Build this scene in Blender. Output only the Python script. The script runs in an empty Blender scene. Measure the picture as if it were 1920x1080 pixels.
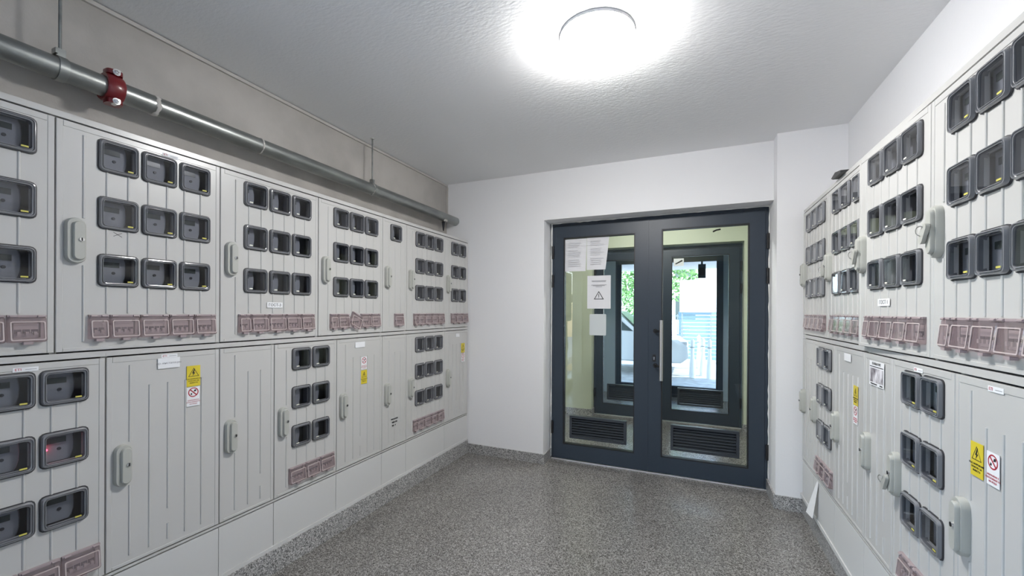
import bpy, math, random
from mathutils import Vector, Matrix, Euler
random.seed(7)
PI = math.pi
scn = bpy.context.scene
C = scn.collection

# ------------------------------------------------------------------ camera
cam_d = bpy.data.cameras.new('camera')
cam = bpy.data.objects.new('camera', cam_d); C.objects.link(cam); scn.camera = cam
cam_d.sensor_width = 36.0
cam_d.lens = 776.35 / 1920 * 36.0
cam_d.shift_y = 45.02 / 1920
cam_d.clip_start = 0.02; cam_d.clip_end = 200
_fw = Vector((-0.39779482, 0.91747347, -0.00130794))
_rt = Vector((0.91746068, 0.39779626, 0.00490246))
_up = Vector((-0.00501817, -0.00075019, 0.99998713))
M = Matrix((( _rt.x, _up.x, -_fw.x, 0.0), (_rt.y, _up.y, -_fw.y, 0.0), (_rt.z, _up.z, -_fw.z, 1.2845), (0, 0, 0, 1)))
cam.matrix_world = M

# ------------------------------------------------------------------ world and exposure
world = bpy.data.worlds.new('world'); scn.world = world
world.use_nodes = True
wn = world.node_tree.nodes; wl = world.node_tree.links
bg = wn['Background']
sky = wn.new('ShaderNodeTexSky'); sky.sky_type = 'NISHITA'
sky.sun_disc = False; sky.sun_elevation = math.radians(50); sky.sun_rotation = math.radians(160)
wl.new(sky.outputs['Color'], bg.inputs['Color'])
bg.inputs['Strength'].default_value = 2.1
LAMP = 158.0            # emission of the room's ceiling lamp diffuser
scn.view_settings.view_transform = 'Standard'
scn.view_settings.look = 'None'
scn.view_settings.gamma = 1.0
scn.view_settings.use_curve_mapping = False
scn.view_settings.exposure = 0.0
# daylight from outdoors
sun_d = bpy.data.lights.new('sun', 'SUN'); sun_d.energy = 6.0; sun_d.angle = math.radians(1.0); sun_d.color = (1, .97, .92)
sun = bpy.data.objects.new('sun', sun_d); C.objects.link(sun)
sun.rotation_euler = Vector((-.62, -.22, -.75)).to_track_quat('-Z', 'Y').to_euler(); sun.location = (0, 20, 15)

# ------------------------------------------------------------------ materials
def mat(name, col, rough=.5, metal=0.0, spec=.5, bump=None, coat=0.0):
    m = bpy.data.materials.new(name); m.use_nodes = True
    b = m.node_tree.nodes['Principled BSDF']
    b.inputs['Base Color'].default_value = (*col, 1)
    b.inputs['Roughness'].default_value = rough
    b.inputs['Metallic'].default_value = metal
    b.inputs['Specular IOR Level'].default_value = spec
    b.inputs['Coat Weight'].default_value = coat
    if bump: add_bump(m, *bump)
    return m
def N(m, t, **kw):
    n = m.node_tree.nodes.new(t)
    for k, v in kw.items(): setattr(n, k, v)
    return n
def LK(m, a, b): m.node_tree.links.new(a, b)
def bsdf(m): return m.node_tree.nodes['Principled BSDF']
def coords(m, scale=(1, 1, 1)):
    t = N(m, 'ShaderNodeTexCoord'); mp = N(m, 'ShaderNodeMapping'); mp.inputs['Scale'].default_value = scale
    LK(m, t.outputs['Object'], mp.inputs['Vector']); return mp.outputs['Vector']
def add_bump(m, scale, strength, dist=.002, stretch=(1, 1, 1), detail=4):
    v = coords(m, stretch); n = N(m, 'ShaderNodeTexNoise'); n.inputs['Scale'].default_value = scale; n.inputs['Detail'].default_value = detail
    LK(m, v, n.inputs['Vector'])
    b = N(m, 'ShaderNodeBump'); b.inputs['Strength'].default_value = strength; b.inputs['Distance'].default_value = dist
    LK(m, n.outputs['Fac'], b.inputs['Height']); LK(m, b.outputs['Normal'], bsdf(m).inputs['Normal'])
def mottle(m, c1, c2, scale=3, detail=5, stretch=(1, 1, 1), p0=.35, p1=.65):
    v = coords(m, stretch); n = N(m, 'ShaderNodeTexNoise'); n.inputs['Scale'].default_value = scale; n.inputs['Detail'].default_value = detail
    LK(m, v, n.inputs['Vector']); r = N(m, 'ShaderNodeValToRGB')
    r.color_ramp.elements[0].position = p0; r.color_ramp.elements[0].color = (*c1, 1)
    r.color_ramp.elements[1].position = p1; r.color_ramp.elements[1].color = (*c2, 1)
    LK(m, n.outputs['Fac'], r.inputs['Fac']); LK(m, r.outputs['Color'], bsdf(m).inputs['Base Color'])
def thin_glass(name, tint, gloss=1.0, rough=.02, diff=None, ior=1.45):
    m = bpy.data.materials.new(name); m.use_nodes = True
    nt = m.node_tree; nt.nodes.clear()
    o = N(m, 'ShaderNodeOutputMaterial'); t = N(m, 'ShaderNodeBsdfTransparent'); t.inputs['Color'].default_value = (*tint, 1)
    g = N(m, 'ShaderNodeBsdfGlossy'); g.inputs['Roughness'].default_value = rough; g.inputs['Color'].default_value = (gloss, gloss, gloss, 1)
    # Schlick reflectance from |N.I|, the same for both faces of a thin sheet
    f0 = ((ior - 1) / (ior + 1)) ** 2
    ge = N(m, 'ShaderNodeNewGeometry'); dt = N(m, 'ShaderNodeVectorMath', operation='DOT_PRODUCT')
    LK(m, ge.outputs['Normal'], dt.inputs[0]); LK(m, ge.outputs['Incoming'], dt.inputs[1])
    ab = N(m, 'ShaderNodeMath', operation='ABSOLUTE'); LK(m, dt.outputs['Value'], ab.inputs[0])
    om = N(m, 'ShaderNodeMath', operation='SUBTRACT'); om.inputs[0].default_value = 1; LK(m, ab.outputs[0], om.inputs[1])
    pw = N(m, 'ShaderNodeMath', operation='POWER'); LK(m, om.outputs[0], pw.inputs[0]); pw.inputs[1].default_value = 5
    f = N(m, 'ShaderNodeMath', operation='MULTIPLY_ADD'); LK(m, pw.outputs[0], f.inputs[0]); f.inputs[1].default_value = 1 - f0; f.inputs[2].default_value = f0
    mx = N(m, 'ShaderNodeMixShader')
    base = t.outputs[0]
    if diff:
        d = N(m, 'ShaderNodeBsdfDiffuse'); d.inputs['Color'].default_value = (*diff[0], 1)
        m2 = N(m, 'ShaderNodeMixShader'); m2.inputs['Fac'].default_value = diff[1]
        LK(m, t.outputs[0], m2.inputs[1]); LK(m, d.outputs[0], m2.inputs[2]); base = m2.outputs[0]
    LK(m, f.outputs[0], mx.inputs['Fac']); LK(m, base, mx.inputs[1]); LK(m, g.outputs[0], mx.inputs[2])
    LK(m, mx.outputs[0], o.inputs['Surface'])
    return m
def terrazzo(name, rough, tones):
    m = mat(name, (.2, .2, .2), rough)
    v = coords(m)
    vo = N(m, 'ShaderNodeTexVoronoi'); vo.inputs['Scale'].default_value = 215; LK(m, v, vo.inputs['Vector'])
    sp = N(m, 'ShaderNodeSeparateColor'); LK(m, vo.outputs['Color'], sp.inputs['Color'])
    r = N(m, 'ShaderNodeValToRGB'); cr = r.color_ramp
    cr.elements[0].position = 0; cr.elements[0].color = (*tones[0], 1)
    cr.elements[1].position = 1; cr.elements[1].color = (*tones[-1], 1)
    for i, t in enumerate(tones[1:-1]):
        e = cr.elements.new((i + 1) / (len(tones) - 1)); e.color = (*t, 1)
    LK(m, sp.outputs['Red'], r.inputs['Fac'])
    n = N(m, 'ShaderNodeTexNoise'); n.inputs['Scale'].default_value = 2.2; n.inputs['Detail'].default_value = 4; LK(m, v, n.inputs['Vector'])
    mr = N(m, 'ShaderNodeMapRange'); mr.inputs[3].default_value = .82; mr.inputs[4].default_value = 1.15; LK(m, n.outputs['Fac'], mr.inputs[0])
    mx = N(m, 'ShaderNodeMix', data_type='RGBA', blend_type='MULTIPLY'); mx.inputs[0].default_value = 1
    LK(m, r.outputs['Color'], mx.inputs[6]); LK(m, mr.outputs[0], mx.inputs[7])
    LK(m, mx.outputs[2], bsdf(m).inputs['Base Color'])
    mr2 = N(m, 'ShaderNodeMapRange'); mr2.inputs[3].default_value = rough * .75; mr2.inputs[4].default_value = rough * 1.3; LK(m, n.outputs['Fac'], mr2.inputs[0])
    LK(m, mr2.outputs[0], bsdf(m).inputs['Roughness'])
    return m

m_wall = mat('white_wall_paint', (.86, .86, .87), .75, spec=.3); add_bump(m_wall, 60, .25, .002)
m_wall_left = mat('grey_beige_wall_paint', (.45, .43, .40), .8, spec=.25); mottle(m_wall_left, (.40, .38, .355), (.50, .475, .445), 4); add_bump(m_wall_left, 90, .35, .002)
m_rear = mat('low_bounce_rear_grey', (.16, .16, .17), .7)  # unseen wall's tone, set dark to cut bounce onto the near left cabinets
m_ceil = mat('stippled_ceiling_plaster', (.90, .90, .90), .8, spec=.3); add_bump(m_ceil, 85, .34, .005, (.45, 1, 1), 5)
m_floor = terrazzo('polished_terrazzo', .23, [(.045, .043, .040), (.125, .119, .111), (.19, .181, .17), (.25, .24, .228), (.40, .388, .37)])
m_gran = terrazzo('granite_skirting_stone', .35, [(.06, .06, .06), (.20, .197, .193), (.33, .325, .32), (.44, .435, .43), (.68, .67, .66)])
m_lobby = mat('pale_green_lobby_paint', (.60, .64, .50), .7); add_bump(m_lobby, 70, .2, .002)
m_lobby_grey = mat('daylit_blue_grey', (.50, .56, .62), .6)  # lightened so the porch walls look lit by daylight
m_cab = mat('light_grey_cabinet_plastic', (.565, .56, .545), .27, spec=.5)
m_cabin = mat('cabinet_interior_plastic', (.20, .20, .20), .6)
m_plinth = mat('plinth_panel_plastic', (.64, .64, .63), .45)
m_handle = mat('pebble_grey_handle_plastic', (.45, .455, .42), .4)
m_chrome = mat('chrome_lock_metal', (.75, .75, .75), .2, 1.0)
m_wframe = mat('smoky_window_frame_plastic', (.21, .215, .23), .12, spec=.6, coat=.6)
m_gasket = mat('black_rubber_gasket', (.035, .035, .04), .5)
m_pane = thin_glass('smoky_clear_pane', (.62, .63, .66), ior=1.5, rough=.03)
m_meter = mat('grey_meter_plastic', (.36, .37, .40), .45)
m_lcd = mat('meter_display', (.07, .085, .08), .2)
m_btn = mat('meter_button', (.05, .05, .06), .4)
m_yel = mat('yellow_sticker', (.62, .57, .12), .5)
m_trunk = mat('trunking_plastic', (.52, .50, .47), .6)
m_pale = mat('pale_sticker', (.82, .82, .72), .5)
m_cover = thin_glass('mauve_tinted_cover', (.80, .71, .72), rough=.10, diff=((.46, .38, .40), .27))
m_hinge_mauve = mat('mauve_hinge_plastic', (.38, .31, .32), .4)
m_brk = mat('breaker_plastic', (.62, .61, .60), .5)
m_tog = mat('breaker_toggle', (.10, .10, .11), .4)
m_paper = mat('white_paper', (.80, .80, .82), .8, spec=.2)
m_paper_in = mat('white_sticker_paper', (.85, .86, .88), .6)
m_ink = mat('black_ink', (.02, .02, .022), .6)
m_inkgrey = mat('grey_ink', (.34, .34, .36), .7)
m_inkred = mat('red_print', (.45, .03, .05), .5)
m_signyel = mat('warning_yellow', (.72, .58, .04), .45)
m_ral = mat('anthracite_door_paint', (.030, .043, .062), .40, spec=.5); add_bump(m_ral, 400, .05, .0005)
m_seal = mat('black_door_seal', (.012, .012, .014), .5)
m_vent = mat('dark_vent_paint', (.035, .042, .052), .35)
m_glass = thin_glass('clear_door_glass', (.90, .93, .92), ior=1.5, rough=.0)
m_steel = mat('brushed_steel', (.62, .61, .60), .28, 1.0)
m_caulk = mat('white_caulk', (.80, .80, .78), .8)
m_alu = mat('bright_aluminium_sill', (.85, .85, .85), .35, .6)
m_pipe = mat('galvanised_steel', (.42, .44, .43), .33, .9); mottle(m_pipe, (.22, .23, .225), (.40, .42, .41), 14, 6, (1, .3, 1), .3, .7); add_bump(m_pipe, 60, .25, .001)
m_plast = mat('plaster_smear', (.55, .53, .50), .9)
m_red = mat('red_coupling_paint', (.16, .006, .010), .3, coat=.3)
m_lampbase = mat('lamp_base_plastic', (.8, .8, .8), .5)
m_dark = mat('black_plastic', (.02, .02, .02), .4)
m_lamp = bpy.data.materials.new('lamp_diffuser'); m_lamp.use_nodes = True
_b = bsdf(m_lamp); _b.inputs['Base Color'].default_value = (.9, .9, .9, 1); _b.inputs['Emission Color'].default_value = (1, .985, .965, 1); _b.inputs['Emission Strength'].default_value = LAMP
m_led = bpy.data.materials.new('red_led'); m_led.use_nodes = True
_b = bsdf(m_led); _b.inputs['Base Color'].default_value = (.8, .02, .05, 1); _b.inputs['Emission Color'].default_value = (1, .05, .1, 1); _b.inputs['Emission Strength'].default_value = 14

# ------------------------------------------------------------------ mesh helpers
class MB:
    def __init__(s): s.v = []; s.f = []
    def box(s, x0, x1, y0, y1, z0, z1):
        b = len(s.v)
        s.v += [(x0, y0, z0), (x1, y0, z0), (x1, y1, z0), (x0, y1, z0), (x0, y0, z1), (x1, y0, z1), (x1, y1, z1), (x0, y1, z1)]
        s.f += [tuple(b + i for i in q) for q in ((0, 3, 2, 1), (4, 5, 6, 7), (0, 1, 5, 4), (1, 2, 6, 5), (2, 3, 7, 6), (3, 0, 4, 7))]
        return s
    def loops(s, loops, cap0=True, cap1=True, closed=True):
        n = len(loops[0]); b = len(s.v)
        for l in loops: s.v += [tuple(p) for p in l]
        for i in range(len(loops) - 1):
            for j in range(n if closed else n - 1):
                k = (j + 1) % n
                s.f.append((b + i * n + j, b + i * n + k, b + (i + 1) * n + k, b + (i + 1) * n + j))
        if cap0: s.f.append(tuple(b + j for j in reversed(range(n))))
        if cap1: s.f.append(tuple(b + (len(loops) - 1) * n + j for j in range(n)))
        return s
    def tube(s, p0, p1, r0, r1=None, n=12, cap=True):
        r1 = r0 if r1 is None else r1
        p0 = Vector(p0); p1 = Vector(p1); d = (p1 - p0).normalized()
        a = d.orthogonal().normalized(); b = d.cross(a)
        L = [[p + (a * math.cos(2 * PI * i / n) + b * math.sin(2 * PI * i / n)) * r for i in range(n)] for p, r in ((p0, r0), (p1, r1))]
        return s.loops(L, cap, cap)
    def path(s, pts, r, n=8):
        pts = [Vector(p) for p in pts]; L = []
        a = None
        for i, p in enumerate(pts):
            d = (pts[min(i + 1, len(pts) - 1)] - pts[max(i - 1, 0)]).normalized()
            a = d.orthogonal().normalized() if a is None else (a - d * a.dot(d)).normalized()
            b = d.cross(a)
            L.append([p + (a * math.cos(2 * PI * k / n) + b * math.sin(2 * PI * k / n)) * r for k in range(n)])
        return s.loops(L)
    def prism(s, poly, axis, a0, a1):
        # poly: 2D list, extruded along axis ('x','y','z')
        def P(p, a):
            return {'x': (a, p[0], p[1]), 'y': (p[0], a, p[1]), 'z': (p[0], p[1], a)}[axis]
        return s.loops([[P(p, a0) for p in poly], [P(p, a1) for p in poly]])
    def mesh(s, name, m, smooth=None):
        me = bpy.data.meshes.new(name); me.from_pydata(s.v, [], s.f)
        import bmesh
        bm = bmesh.new(); bm.from_mesh(me); bmesh.ops.recalc_face_normals(bm, faces=bm.faces); bm.to_mesh(me); bm.free()
        me.materials.append(m)
        if smooth is not None:
            me.polygons.foreach_set('use_smooth', [True] * len(me.polygons)); me.set_sharp_from_angle(angle=math.radians(smooth))
        me.update()
        return me
def obj(name, me, parent=None, loc=None, rot=None, mtx=None):
    o = bpy.data.objects.new(name, me); C.objects.link(o)
    if parent is not None: o.parent = parent
    if mtx is not None: o.matrix_basis = mtx
    else:
        if loc is not None: o.location = loc
        if rot is not None: o.rotation_euler = rot
    return o
def empty(name, loc=(0, 0, 0), rz=0):
    o = bpy.data.objects.new(name, None); C.objects.link(o); o.location = loc; o.rotation_euler = (0, 0, rz); o.empty_display_size = .05
    return o
def tag(o, label, cat, group=None):
    o['label'] = label; o['category'] = cat
    if group: o['group'] = group
    return o
def struct(o, label=None, cat=None):
    o['kind'] = 'structure'
    if label: o['label'] = label
    if cat: o['category'] = cat
    return o
def rrect(w, h, r, n=4, cx=0, cz=0):
    pts = []
    for (sx, sz, a0) in ((1, 1, 0), (-1, 1, 90), (-1, -1, 180), (1, -1, 270)):
        for i in range(n + 1):
            a = math.radians(a0 + 90 * i / n)
            pts.append((cx + sx * (w / 2 - r) + r * math.cos(a), cz + sz * (h / 2 - r) + r * math.sin(a)))
    return pts
_txt = {}
def text_mesh(s, size, m, ext=.0002, align='CENTER'):
    k = (s, size, m.name)
    if k in _txt: return _txt[k]
    cu = bpy.data.curves.new('lettering', 'FONT'); cu.body = s; cu.size = size; cu.align_x = align; cu.align_y = 'CENTER'; cu.resolution_u = 2; cu.extrude = ext
    o = bpy.data.objects.new('lettering', cu); C.objects.link(o)
    dg = bpy.context.evaluated_depsgraph_get(); dg.update()
    me = bpy.data.meshes.new_from_object(o.evaluated_get(dg))
    bpy.data.objects.remove(o); bpy.data.curves.remove(cu)
    # turn text from XY to XZ, facing -Y
    me.transform(Matrix.Rotation(PI / 2, 4, 'X'))
    me.materials.clear(); me.materials.append(m)
    _txt[k] = me
    return me

# ------------------------------------------------------------------ the room shell
XWL, XWR, CEIL = -2.105, .888, 2.463
YB, YN = 3.31, -1.6          # back wall face, wall behind the camera
XL, XR = -1.871, .650        # cabinet fronts
b = MB().box(-3.2, 2.2, YN - .2, 6.95, -.12, 0); struct(obj('floor', b.mesh('floor', m_floor)), 'grey speckled polished terrazzo floor', 'floor')
b = MB().box(-3.2, 2.2, YN - .2, 6.95, CEIL, CEIL + .2); struct(obj('ceiling', b.mesh('ceiling', m_ceil)), 'stippled white plaster ceiling', 'ceiling')
b = MB().box(XWL - .2, XWL, YN - .2, -1.525, 0, CEIL).box(XWL - .2, XWL, 0, YB + .24, 0, CEIL).box(XWL - .2, XWL, -1.525, 0, 2.10, CEIL); struct(obj('wall_left', b.mesh('wall_left', m_wall_left)), 'grey beige wall above the left meter cabinets', 'wall')
b = MB().box(XWR, XWR + .2, YN - .2, YB + .24, 0, CEIL); struct(obj('wall_right', b.mesh('wall_right', m_wall)), 'white wall above the right meter cabinets', 'wall')
b = MB().box(XWL, XWR, YN - .2, YN, 0, CEIL); struct(obj('wall_rear', b.mesh('wall_rear', m_rear)), 'wall behind the viewer, made dark grey to cut bounce light', 'wall')
b = MB().box(XWL, -1.143, YB, YB + .24, 0, CEIL).box(-1.143, .512, YB, YB + .24, 2.055, CEIL)
struct(obj('wall_back', b.mesh('wall_back', m_wall)), 'white painted wall around the double door', 'wall')
b = MB().box(.512, XWR, 3.19, YB + .24, 0, CEIL); struct(obj('wall_pier', b.mesh('wall_pier', m_wall)), 'white pier projecting beside the double door', 'wall')
# skirting
b = MB().box(XWL, -1.143, YB - .012, YB, 0, .082).box(-1.143, -1.131, YB - .012, 3.47, 0, .082)
struct(obj('baseboard_back', b.mesh('baseboard_back', m_gran)), 'speckled granite skirting below the white back wall', 'skirting')
b = MB().box(.500, .700, 3.178, 3.19, 0, .088).box(.500, .512, 3.19, 3.47, 0, .088)
struct(obj('baseboard_pier', b.mesh('baseboard_pier', m_gran)), 'speckled granite skirting around the white pier', 'skirting')
b = MB().box(XWL, XL + .010, .05, 3.298, 0, .116); struct(obj('baseboard_left', b.mesh('baseboard_left', m_gran)), 'granite kerb under the left row of cabinets', 'skirting')
b = MB().box(XR + .008, XWR, -.6, 3.178, 0, .112); struct(obj('baseboard_right', b.mesh('baseboard_right', m_gran)), 'granite kerb under the right row of cabinets', 'skirting')
b = MB().box(XWL, XL + .004, .05, 3.298, .1162, .1335); struct(obj('trim_1', b.mesh('trim_1', m_plinth)), 'pale grey strip between plinth and left granite kerb', 'trim')
b = MB().box(XR - .004, XWR, -.6, 3.178, .1122, .1335); struct(obj('trim_2', b.mesh('trim_2', m_plinth)), 'pale grey strip between plinth and right granite kerb', 'trim')
# cable trunking under the ceiling
b = MB().box(XWL + .0005, XWL + .012, YN + .001, YB - .0005, CEIL - .020, CEIL - .004).box(XWL + .0005, XWL + .016, YB - .018, YB - .0005, 2.155, CEIL - .0245)
tag(obj('cable_trunking', b.mesh('cable_trunking', m_trunk)), 'thin pale cable trunking along the top of the left wall', 'trunking')

# ------------------------------------------------------------------ ceiling lamp
def ceiling_lamp(x, y, label, m=None):
    root = tag(empty('ceiling_lamp', (x, y, CEIL)), label, 'lamp')
    n = 40
    def ring(r, z): return [(r * math.cos(2 * PI * i / n), r * math.sin(2 * PI * i / n), z) for i in range(n)]
    obj('base', MB().loops([ring(.150, 0), ring(.156, -.001), ring(.156, -.013), ring(.154, -.0135)]).mesh('lamp_base', m_lampbase, 40), root)
    L = [ring(.155, -.014)] + [ring(.155 * math.cos(t), -.014 - .064 * math.sin(t)) for t in [PI / 2 * k / 8 for k in range(1, 8)]] + [ring(.012, -.078)]
    obj('diffuser', MB().loops(L, cap0=False).mesh('lamp_diffuser', m or m_lamp, 60), root)
    return root
ceiling_lamp(-.375, 1.755, 'round glowing white ceiling lamp in the meter room')
m_lamp2 = m_lamp.copy(); m_lamp2.name = 'lobby_lamp_diffuser'; bsdf(m_lamp2).inputs['Emission Strength'].default_value = 92
ceiling_lamp(-.35, 4.1, 'round ceiling lamp of the lobby behind the double door', m_lamp2)

# ------------------------------------------------------------------ meter cabinets
DZ0, DZ1 = .0135, .768
ROWS = (.633, .435, .236); WW, WH, PITCH = .108, .106, .1235
def ring_mesh():
    spec = [(WW + .002, WH + .002, .013, -.0005), (WW + .002, WH + .002, .013, -.006), (WW - .003, WH - .003, .012, -.0125), (WW - .007, WH - .007, .011, -.013), (WW - .009, WH - .009, .011, -.009), (WW - .013, WH - .013, .010, -.009), (WW - .015, WH - .015, .010, -.0125), (WW - .018, WH - .018, .009, -.012), (WW - .020, WH - .020, .009, .006)]
    L = [[(p[0], y, p[1]) for p in rrect(w, h, r, 3)] for (w, h, r, y) in spec]
    return MB().loops(L, False, False).mesh('meter_window', m_wframe, 35)
me_ring = ring_mesh()
me_gask = MB().loops([[(p[0], y, p[1]) for p in rrect(w, h, .015, 3)] for (w, h, y) in ((WW + .008, WH + .008, -.0002), (WW + .008, WH + .008, -.0035), (WW + .001, WH + .001, -.0040))], False, False).mesh('gasket', m_gasket, 35)
me_pane = MB().loops([[(p[0], y, p[1]) for p in rrect(WW - .0195, WH - .0195, .009, 3)] for y in (-.0095,)], True, False).mesh('pane', m_pane)
me_stk_y = MB().box(-.008, .008, -.0107, -.0101, -.0024, .0024).mesh('sticker', m_yel)
me_stk_p = MB().box(-.008, .008, -.0107, -.0101, -.0025, .0025).mesh('sticker', m_pale)
def meter_mesh(kind):
    if kind == 0:      # rounded case seen through the wide windows
        poly = [(-.060, -.050), (.022, -.050), (.028, -.04), (.033, -.02), (.034, .01), (.032, .035), (.026, .050), (-.060, .050)]
    else:
        poly = [(-.060, -.050), (.000, -.050), (.008, -.035), (.012, -.012), (.012, .012), (.008, .035), (.000, .050), (-.060, .050)]
    P2 = [(p[0] - .004 * (1 if p[0] > 0 else -1), p[1] * .93) for p in poly]
    mb = MB().loops([[(p[0], .058, p[1]) for p in poly], [(p[0], .026, p[1]) for p in poly], [(p[0], .020, p[1]) for p in P2]])
    return mb.mesh('electricity_meter', m_meter, 30)
me_meter = [meter_mesh(0), meter_mesh(1)]
me_lcd = [MB().box(-.040, .012, .0175, .0205, .012, .030).mesh('display', m_lcd), MB().box(-.040, -.018, .0175, .0205, .014, .032).mesh('display', m_lcd)]
me_btn = [MB().tube((-.004, .0175, -.008), (-.004, .0205, -.008), .005, n=10).mesh('button', m_btn), MB().tube((-.030, .0175, -.008), (-.030, .0205, -.008), .004, n=10).mesh('button', m_btn)]
# handle
def capsule(w, h, n=6, cx=0, cz=0):
    return rrect(w, h, w / 2 - .0005, n, cx, cz)
me_handle = MB().loops([[(p[0], y, p[1]) for p in capsule(w, h)] for (w, h, y) in ((.050, .150, 0), (.050, .150, -.012), (.044, .144, -.018))]).mesh('handle', m_handle, 40)
me_lever = MB().loops([[(p[0] + .004, y, p[1]) for p in capsule(w, h)] for (w, h, y) in ((.030, .128, -.0175), (.030, .128, -.024), (.025, .122, -.028))]).mesh('lever', m_handle, 40)
me_lock = MB().tube((.008, -.026, .004), (.008, -.032, .004), .0075, .0065, 12).mesh('lock_cylinder', m_chrome, 30)
me_slot = MB().box(.0065, .0095, -.0335, -.0315, -.001, .009).mesh('keyhole', m_dark)
# breaker cover / breaker, per width
_cov = {}
def cover_meshes(w):
    k = round(w, 3)
    if k in _cov: return _cov[k]
    h = .080
    L = [[(p[0], y if p[1] > 0 else y2, p[1]) for p in rrect(ww, hh, .006, 2)] for (ww, hh, y, y2) in ((w - .003, h, 0, 0), (w - .004, h - .002, -.008, -.016), (w - .009, h - .008, -.011, -.019))]
    cov = MB().loops(L, False, True).mesh('breaker_cover', m_cover, 30)
    rim = MB()
    outer = rrect(w - .012, h - .022, .004, 2, 0, -.004); inner = rrect(w - .018, h - .028, .003, 2, 0, -.004)
    yy = lambda z: -.0155 + .0085 * (z / h)
    rim.loops([[(p[0], yy(p[1]) - .0005, p[1]) for p in outer], [(p[0], yy(p[1]) - .0022, p[1]) for p in outer], [(p[0], yy(p[1]) - .0022, p[1]) for p in inner], [(p[0], yy(p[1]) - .0005, p[1]) for p in inner]], False, False)
    rimm = rim.mesh('cover_rim', mat('cover_rim_%d' % int(k * 1000), (.55, .47, .46), .35), 30)
    hin = MB().box(-w / 2 + .002, w / 2 - .002, -.010, 0, h / 2 - .002, h / 2 + .004)
    hin.tube((-w / 2 + .006, -.011, h / 2), (-w / 2 + .022, -.011, h / 2), .0035, n=8); hin.tube((w / 2 - .022, -.011, h / 2), (w / 2 - .006, -.011, h / 2), .0035, n=8)
    clm = MB().box(-.010, .010, -.018, -.004, -h / 2 - .006, -h / 2 + .002).mesh('cover_clasp', m_hinge_mauve)
    hinm = hin.mesh('cover_hinge', m_hinge_mauve)
    npole = max(1, int((w - .02) / .0175)); npole = min(npole, 4)
    bw = npole * .0175
    br = MB().box(-bw / 2, bw / 2, .008, .05, -.042, .042).box(-bw / 2, bw / 2, -.001, .008, -.022, .022)
    brm = br.mesh('circuit_breaker', m_brk)
    tg = MB()
    for i in range(npole):
        cx = -bw / 2 + .0175 * (i + .5); tg.box(cx - .0075, cx + .0075, -.0022, -.001, -.009, .003)
    tgm = tg.mesh('toggle_bay', m_tog)
    tt = MB()
    for i in range(npole):
        cx = -bw / 2 + .0175 * (i + .5); tt.box(cx - .0035, cx + .0035, -.010, -.0022, -.014, -.004)
    ttm = tt.mesh('toggle', m_brk)
    _cov[k] = (cov, rimm, hinm, clm, brm, tgm, ttm)
    return _cov[k]

def door_mesh(W, holes, ribs, blockers, partial):
    """ribbed door W wide with rectangular holes; front at y=0"""
    x0, x1 = .0018, W - .0018; T = .010
    xs = sorted({round(v, 5) for v in [x0, x1] + [h[0] for h in holes] + [h[1] for h in holes]})
    zs = sorted({round(v, 5) for v in [DZ0, DZ1] + [h[2] for h in holes] + [h[3] for h in holes]})
    def inhole(x, z): return any(h[0] < x < h[1] and h[2] < z < h[3] for h in holes)
    mb = MB()
    solid = {}
    for i in range(len(xs) - 1):
        for j in range(len(zs) - 1):
            solid[i, j] = not inhole((xs[i] + xs[i + 1]) / 2, (zs[j] + zs[j + 1]) / 2)
    idx = {}
    def V(i, j, k):
        if (i, j, k) not in idx:
            idx[i, j, k] = len(mb.v); mb.v.append((xs[i], (0, T)[k], zs[j]))
        return idx[i, j, k]
    for (i, j), s in solid.items():
        if not s: continue
        mb.f.append((V(i, j, 0), V(i + 1, j, 0), V(i + 1, j + 1, 0), V(i, j + 1, 0)))
        mb.f.append((V(i, j, 1), V(i, j + 1, 1), V(i + 1, j + 1, 1), V(i + 1, j, 1)))
        for (di, dj, e) in ((-1, 0, ((i, j), (i, j + 1))), (1, 0, ((i + 1, j), (i + 1, j + 1))), (0, -1, ((i, j), (i + 1, j))), (0, 1, ((i, j + 1), (i + 1, j + 1)))):
            if not solid.get((i + di, j + dj), False):
                (a, bb), (c, d) = e
                mb.f.append((V(a, bb, 0), V(a, bb, 1), V(c, d, 1), V(c, d, 0)))
    # raised border
    bw, pr = .016, .0016
    def bar(xa, xb, za, zb): 
        L = [[(xa, 0.0002, za), (xb, 0.0002, za), (xb, 0.0002, zb), (xa, 0.0002, zb)], [(xa + .0012, -pr, za + .0012), (xb - .0012, -pr, za + .0012), (xb - .0012, -pr, zb - .0012), (xa + .0012, -pr, zb - .0012)]]
        mb.loops(L)
    bar(x0, x0 + bw, DZ0, DZ1); bar(x1 - bw, x1, DZ0, DZ1); bar(x0 + bw, x1 - bw, DZ1 - .020, DZ1); bar(x0 + bw, x1 - bw, DZ0, DZ0 + .012)
    # vertical ribs
    for r, rx in enumerate(ribs):
        iv = [(.045, .735)]
        if partial and 0 < r < len(ribs):
            iv = [(.045, .655)]
            if r == 2: iv = [(.045, .105), (.165, .655)]
        for (a, c, za, zb) in blockers:
            if a - .006 < rx < c + .006:
                nv = []
                for (p, q) in iv:
                    if zb <= p or za >= q: nv.append((p, q)); continue
                    if za - .003 - p > .012: nv.append((p, za - .003))
                    if q - zb - .003 > .012: nv.append((zb + .003, q))
                iv = nv
        for (p, q) in iv:
            hw = .0038; d = .0040
            prof = [(-hw * math.cos(PI * k / 8), .0003 - d * math.sin(PI * k / 8)) for k in range(9)]
            L = [[(rx + u, w, p) for u, w in prof], [(rx + u, w, q) for u, w in prof]]
            mb.loops(L)
    return mb

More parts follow.
